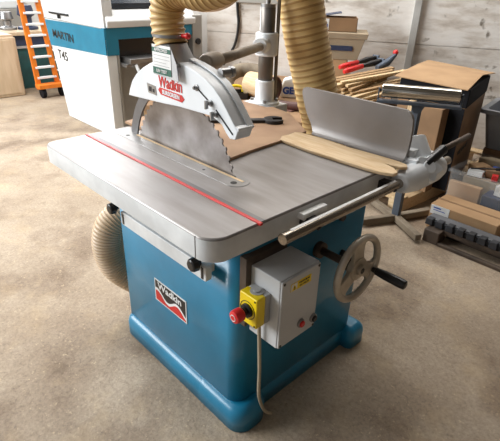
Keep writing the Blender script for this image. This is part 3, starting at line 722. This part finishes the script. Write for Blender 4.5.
# bag with blue letters
bg = thing('paper_bag', (-.86,2.40,.55), 'white paper bag with blue letters behind the thick hose', 'bag', rz=math.radians(40))
b = B(); b.prism([(-.09,0),(.10,0),(.11,.09),(.07,.15),(.0,.17),(-.07,.15),(-.1,.08)], lambda a,bb,h:(a,h,bb), -.05, .05); part('bag_body', b, 'paper', bg, .015, 3, local=True)
text('GE', .075, 'bluep', bg, (-.03,-.052,.06), (1,0,0), (0,0,1), bold=.004, local=True)
b = B(); b.cyl((-.66,2.02,.583),(-.50,2.10,.583),.032); b.box(-.64,-.52,2.02,2.10,.551,.56); b.cyl((-.52,2.09,.583),(-.46,2.12,.583),.02)
tag(part('electric_motor', b, 'brownred', None, .003), 'small maroon motor lying in front of the paper bag', 'motor')
# offcut pile: every stick its own object
hu = Vector((.30,.93,.16)).normalized(); hv = Vector((.93,-.30,0)).normalized(); hn = hv.cross(hu).normalized()
if hn.z < 0: hn = -hn
P0 = Vector((-.58,2.44,.605))
NL = 7
for lay in range(NL):
    an = math.radians([-7, 5, -3, 9, -10, 3, 12][lay]); U = hu*math.cos(an)+hv*math.sin(an); V = hv*math.cos(an)-hu*math.sin(an)
    nst = [7, 6, 6, 5, 5, 4, 3][lay]
    for k in range(nst):
        aj = an+math.radians(random.uniform(-3, 3)); U = hu*math.cos(aj)+hv*math.sin(aj); V = hv*math.cos(aj)-hu*math.sin(aj)
        wd, th, L_ = random.uniform(.030,.052), random.uniform(.014,.021), random.uniform(.38,.56)
        p = P0 + hv*(.035+.064*k+.008*lay) + U*random.uniform(-.05,.08) + hn*(.0225*lay)
        me_b = B(); me_b.box(-wd/2,wd/2,0,L_,0,th)
        pale = random.random() < .7
        o_ = part('wood_offcut', me_b, 'stick' if pale else 'stick2', None, .002)
        # part() centres the mesh on its base; rotate about the near end
        R3 = Matrix((V, U, hn)).transposed().to_4x4()
        o_.matrix_world = Matrix.Translation(p) @ R3 @ Matrix.Translation((0, L_/2, 0))
        od = ['first', 'second', 'third', 'fourth', 'fifth', 'sixth', 'seventh']
        ly = ['bottom layer', 'second lowest layer', 'third lowest layer', 'middle layer', 'third highest layer', 'second highest layer', 'top layer'][lay]
        lab_ = '%s wooden offcut, %s from the bin side, %s of the heap' % ('pale' if pale else 'brown', od[k], ly)
        tag(o_, lab_, 'offcut', 'wood offcuts heaped on the bench')
# open tray holding the heap
hb = thing('offcut_tray', (-.33,2.62,.551), 'shallow cardboard tray holding the heap of wood offcuts on the bench', 'tray', rz=math.radians(60))
# red handled clamps
def clamp(p, q, lab, hx):
    p = Vector(p); q = Vector(q); d = (q-p)
    t_ = thing('hand_clamp', p, lab, 'clamp', 'red handled clamps above the offcuts')
    b = B(); b.tube([p, p+d*.12, p+d*.5], [.016,.022,.019], 12); part('red_handle', b, 'redp', t_)
    b = B(); b.tube([p+d*.48, p+d*.75, q], [.014,.024,.018], 10); part('jaw', b, 'dark', t_)
    b = B(); b.box(-.03,.03,-.01,.01,-.07,.02); b.xf(Matrix.Translation(q)); part('head', b, 'bluegrey', t_, .004)
clamp((-.56,2.62,.815),(-.44,2.95,.88),'red handled clamp resting on the offcuts, the one farther from the roller',0)
clamp((-.47,2.56,.80),(-.35,2.89,.87),'red handled clamp resting on the offcuts, the one nearer the roller',0)
b = B(); b.tube([(-.31,2.78,.83),(-.30,2.90,.86),(-.28,2.98,.92)], [.02,.03,.015], 12); b.ball((-.285,2.985,.935),.022, mi=1); tag(part('workshop_tool', b, ['bluegrey','redp'], None), 'grey tool with a red ball end among the clamps', 'tool')
b = B()
for q in ((-.26,.26,-.18,.14,.0,.008),(-.26,.26,-.18,-.172,.008,.03),(-.26,.26,.132,.14,.008,.03),(-.26,-.252,-.172,.132,.008,.03),(.252,.26,-.172,.132,.008,.03)): b.box(*q)
part('tray_body', b, 'card2', hb, local=True)

# ------------------------------------------------------------------ wall cable
b = B(); b.tube(spline([wf(-2.36,.02,1.6), wf(-2.355,.02,1.2), wf(-2.34,.02,1.0), wf(-2.38,.025,.8), wf(-2.5,.03,.6)], 8), .014, 8); tag(part('wall_cable', b, 'black', None), 'black cable hanging down the whitewashed wall above the guard arm', 'cable')
b = B(); wbox(b, -2.36, -1.9, 0.002, .05, 1.215, 1.27); tag(part('conduit_box', b, 'mgrey', None, .004), 'grey trunking fixed on the wall behind the column top', 'trunking')

# ------------------------------------------------------------------ roller stand
rs = thing('roller_stand', (.45,2.05,0), 'steel roller stand with a chrome roller on a cross foot behind the saw', 'roller stand')
for x, y in ((.70,1.90),(.16,2.17),(.335,1.81),(.56,2.32)):
    b = B(); p = Vector((.45,2.05,.035)); q = Vector((x,y,.025)); d = (q-p); a = math.atan2(d.y,d.x)
    b.box(0,d.length,-.022,.022,-.022,.022); b.xf(Matrix.Translation(p) @ Matrix.Rotation(a,4,'Z')); b.bm.verts.ensure_lookup_table()
    part('foot_bar', b, 'dustcast', rs, .005)
b = B(); b.box(.425,.475,2.03,2.07,.05,.80); part('post', b, 'bluegrey', rs, .003)
ra, rb_ = Vector((.27,1.925,.866)), Vector((.652,2.147,.866)); rd = (rb_-ra).normalized()
b = B(); b.lathe([(0,.012),(.0,.037),(.004,.041),((rb_-ra).length-.004,.041),((rb_-ra).length,.037)], ra, rd, 32); ro = part('roller', b, 'roller', rs)
b = B(); b.cyl(ra-rd*.02, rb_+rd*.02, .008, n=12); part('axle', b, 'dark', ro)
b = B(); ang = math.atan2(rd.y, rd.x); LL = (rb_-ra).length; mid = (ra+rb_)/2
MR = Matrix.Translation((mid.x,mid.y,0)) @ Matrix.Rotation(ang,4,'Z')
b.box(-LL/2-.02,LL/2+.02,-.03,.03,.795,.81); b.box(-LL/2-.02,-LL/2-.012,-.012,.012,.795,.88); b.box(LL/2+.012,LL/2+.02,-.012,.012,.795,.88); b.xf(MR)
part('bracket', b, 'bluegrey', rs, .002)
b = B(); b.prism([(-.04,.797),(.04,.797),(.02,.75),(-.02,.75)], lambda a_,bb,h:(a_,h,bb), -.012, .012); b.xf(MR); part('gusset', b, 'bluegrey', rs)

# ------------------------------------------------------------------ pallet, big carton
pt = thing('pallet', (.12,2.95,0), 'wooden pallet under the tall carton behind the roller stand', 'pallet', rz=math.radians(-4))
for y in (-.72,-.36,0,.36,.72):
    b = B(); b.box(-.24,.34,y-.05,y+.05,.095,.115); part('deck_board', b, 'stick', pt, .002, local=True)
for x in (-.19,.05,.29):
    b = B(); b.box(x-.045,x+.045,-.76,.76,.0,.095); part('stringer', b, 'wood', pt, .002, local=True)
bc = thing('tall_carton', (.19,2.92,.1155), 'tall black lined cardboard carton with open brown flaps behind the chrome roller', 'cardboard box')
A_ = [(.06,2.52),(.552,2.53),(.41,3.20),(-.13,3.28)]
b = B(); b.prism(A_, XY, .1155, .72); part('carton_body', b, 'card2', bc, .006)
b = B(); b.prism([(.055,2.515),(.557,2.525),(.414,3.205),(-.135,3.285)], XY, .715, .84); part('black_liner', b, 'rubber', bc, .008)
b = B(); b.prism([(.15,2.503),(.555,2.512),(.54,2.522),(.15,2.514)], XY, .13, .715); part('black_liner', b, 'rubber', bc)
b = B(); A2 = [(.03,2.47,.852),(.56,2.47,.842),(.46,2.92,.873),(-.05,2.94,.878)]; B2 = [(-.05,2.94,.878),(.46,2.92,.873),(.43,3.24,.85),(-.16,3.32,.86)]
for Q in (A2, B2):
    lo = [b.bm.verts.new(q) for q in Q]; hi = [b.bm.verts.new((q[0],q[1],q[2]+.006)) for q in Q]
    b.bm.faces.new(lo[::-1]); b.bm.faces.new(hi)
    for i in range(4): b.bm.faces.new([lo[i],lo[(i+1)%4],hi[(i+1)%4],hi[i]])
part('flap', b, 'card', bc)
text('THIS WAY UP', .05, 'dark', bc, (.509,2.75,.38), (-.207,.978,0), (0,0,1), bold=.001)
b = B(); b.box(.245,.46,2.40,2.498,.1155,.71); tag(part('flat_carton', b, 'card2', None, .004), 'narrow upright brown carton standing just under the chrome roller', 'cardboard box')
b = B(); b.box(.195,.24,2.42,2.46,.1155,.72); tag(part('timber_upright', b, 'stick', None, .003), 'thin pale timber standing left of the narrow upright carton', 'timber')

# ------------------------------------------------------------------ right floor: bin, cartons, rail
cbn = thing('clear_plastic_bin', (.93,2.68,0), 'cloudy clear plastic bin full of packages on the floor at the right', 'storage bin')
b = B(); X0,X1,Y0,Y1,ZT = .585,1.28,2.40,2.92,.32
for q in ((X0+.02,X1-.02,Y0+.02,Y1-.02,.002,.008),(X0+.015,X1-.015,Y0+.015,Y0+.02,.008,ZT),(X0+.015,X1-.015,Y1-.02,Y1-.015,.008,ZT),(X0+.015,X0+.02,Y0+.02,Y1-.02,.008,ZT),(X1-.02,X1-.015,Y0+.02,Y1-.02,.008,ZT)): b.box(*q)
part('bin_wall', b, 'clear', cbn)
b = B()
for q in ((X0,X1,Y0,Y0+.025,ZT,ZT+.02),(X0,X1,Y1-.025,Y1,ZT,ZT+.02),(X0,X0+.025,Y0+.025,Y1-.025,ZT,ZT+.02),(X1-.025,X1,Y0+.025,Y1-.025,ZT,ZT+.02)): b.box(*q)
part('bin_rim', b, 'clear', cbn, .004)
b = B(); b.box(.87,.93,2.392,2.40,.28,.33); part('latch', b, 'clear', cbn, .003)
def pk(name, x, y, z, sx_, sy_, sz_, deg, mt, lab, cat, bev=.004):
    return tag(abox(name, (x,y,z), sx_, sy_, sz_, deg, mt, bev), lab, cat)
pk('parcel', .708,2.445,.009,.215,.04,.245,0,'card','tan parcel pressed against the front of the clear bin','parcel')
pk('parcel', 1.0,2.50,.009,.34,.14,.21,0,'navy','dark blue packet inside the clear bin, right of the tan parcel','parcel')
pk('parcel', .80,2.735,.009,.36,.29,.25,3,'cardg','grey parcel at the back of the clear bin','parcel')
pk('parcel', .67,2.73,.262,.09,.12,.05,-30,'card','small tan packet on top of the grey parcel','parcel')
pk('parcel', .77,2.70,.262,.09,.09,.05,25,'card2','orange brown packet on top of the grey parcel, nearer the bin latch','parcel')
pk('paper_pack', .69,2.625,.262,.10,.06,.04,8,'label','white paper pack near the left rim of the clear bin','paper pack')
b = B(); b.prism([(.62,2.80),(.68,2.87),(.86,2.88),(.90,2.84),(.80,2.82),(.70,2.79)], XY, .262, .345); tag(part('crumpled_paper', b, 'cardg', None, .012), 'crumpled brown wrapping paper at the far side of the clear bin', 'wrapping paper')
b = B(); b.tube([(.655,2.60,.312),(.80,2.655,.335)], .005, 8); b.cyl((.80,2.655,.335),(.87,2.68,.346),.012,n=10); tag(part('screwdriver', b, 'dark', None), 'long black screwdriver lying across the clear bin', 'screwdriver')
b = B(); b.cyl((.74,2.785,.285),(.79,2.80,.285),.022); tag(part('blue_cap', b, 'bluep', None), 'bright blue plastic cap among the packages in the clear bin', 'cap')
pk('black_gadget', .89,2.67,.262,.08,.07,.05,15,'black','black plastic gadget on top of the grey parcel in the clear bin','gadget')
pk('small_carton', .93,2.50,.22,.09,.06,.07,-10,'label','small white carton on the dark blue packet by the rim of the clear bin','small box')
pk('red_packet', .82,2.62,.262,.04,.035,.045,20,'redp','small red packet in the clear bin beside the black gadget','packet')
lb = thing('labelled_carton', (.84,2.26,0), 'long brown cardboard carton with a white label in front of the clear bin', 'cardboard box')
b = B(); b.box(.625,1.05,2.15,2.375,0.0,.172); part('carton_body', b, 'card', lb, .004)
b = B(); b.box(.632,.755,2.147,2.15,.108,.169); lb2 = part('shipping_label', b, 'label', lb)
b = B(); b.box(.65,.70,2.1455,2.147,.15,.158); b.box(.65,.73,2.1455,2.147,.136,.14); part('print', b, 'bluep', lb2)
b = B(); b.box(.62,1.055,2.255,2.275,.172,.1735); part('tape', b, 'card2', lb)
# long beam and ribbed strip on it
bm_ = thing('steel_channel', (1.1,2.0,0), 'long dusty brown steel channel lying on the floor at the right', 'steel channel')
b = B(); b.box(.79,1.8,2.02,2.12,.055,.085); b.box(.79,1.8,2.10,2.12,.0,.055); part('channel', b, 'rust', bm_, .003)
b = B(); b.box(.70,.80,1.955,2.06,.0,.085); part('end_block', b, 'rust', bm_, .006)
b = B(); b.box(.80,1.8,1.955,1.985,0,.02); part('lower_flange', b, 'rust', bm_, .003)
rbn = thing('ribbed_rubber_strip', (1.1,2.06,.086), 'black ribbed rubber strip lying on the steel channel', 'rubber strip')
b = B(); b.box(.665,1.8,2.03,2.125,.086,.118); part('strip_body', b, 'ribbed', rbn, .004)
b = B(); b.box(.668,1.79,2.04,2.125,.118,.126); part('top_band', b, mat('mid_grey_rubber', (104,106,110), .6), rbn, .002)
k = 0
x = .67
while x < 1.75:
    b = B(); b.prism([(x,.088),(x+.05,.088),(x+.046,.131),(x+.006,.131)], XZ, 2.012, 2.06); part('rib', b, 'ribbed', rbn, .004); x += .066
# grey tub on cartons at the right edge
pk('carton', .80,3.2,0,.50,.40,.36,8,'card2','brown carton under the grey plastic tub near the right edge','cardboard box')
tb = thing('grey_tub', (.84,3.19,.361), 'grey plastic tub with a thick rim near the back wall at the right edge', 'tub', rz=math.radians(8))
b = B()
def ringloop(e, z): return [(p[0], p[1], z) for p in rounded(-.34-e,.36+e,-.22-e,.24+e,.05,5)]
loft(b, [ringloop(-.05,0), ringloop(0,.26), ringloop(.03,.262), ringloop(.03,.29), ringloop(-.01,.29), ringloop(-.06,.02)], cap=False)
b.bm.verts.ensure_lookup_table(); part('tub_wall', b, 'tub', tb, local=True)
b = B(); b.prism([p[:2] for p in ringloop(-.06,0)], XY, .0, .02); part('tub_floor', b, 'tub', tb, local=True)
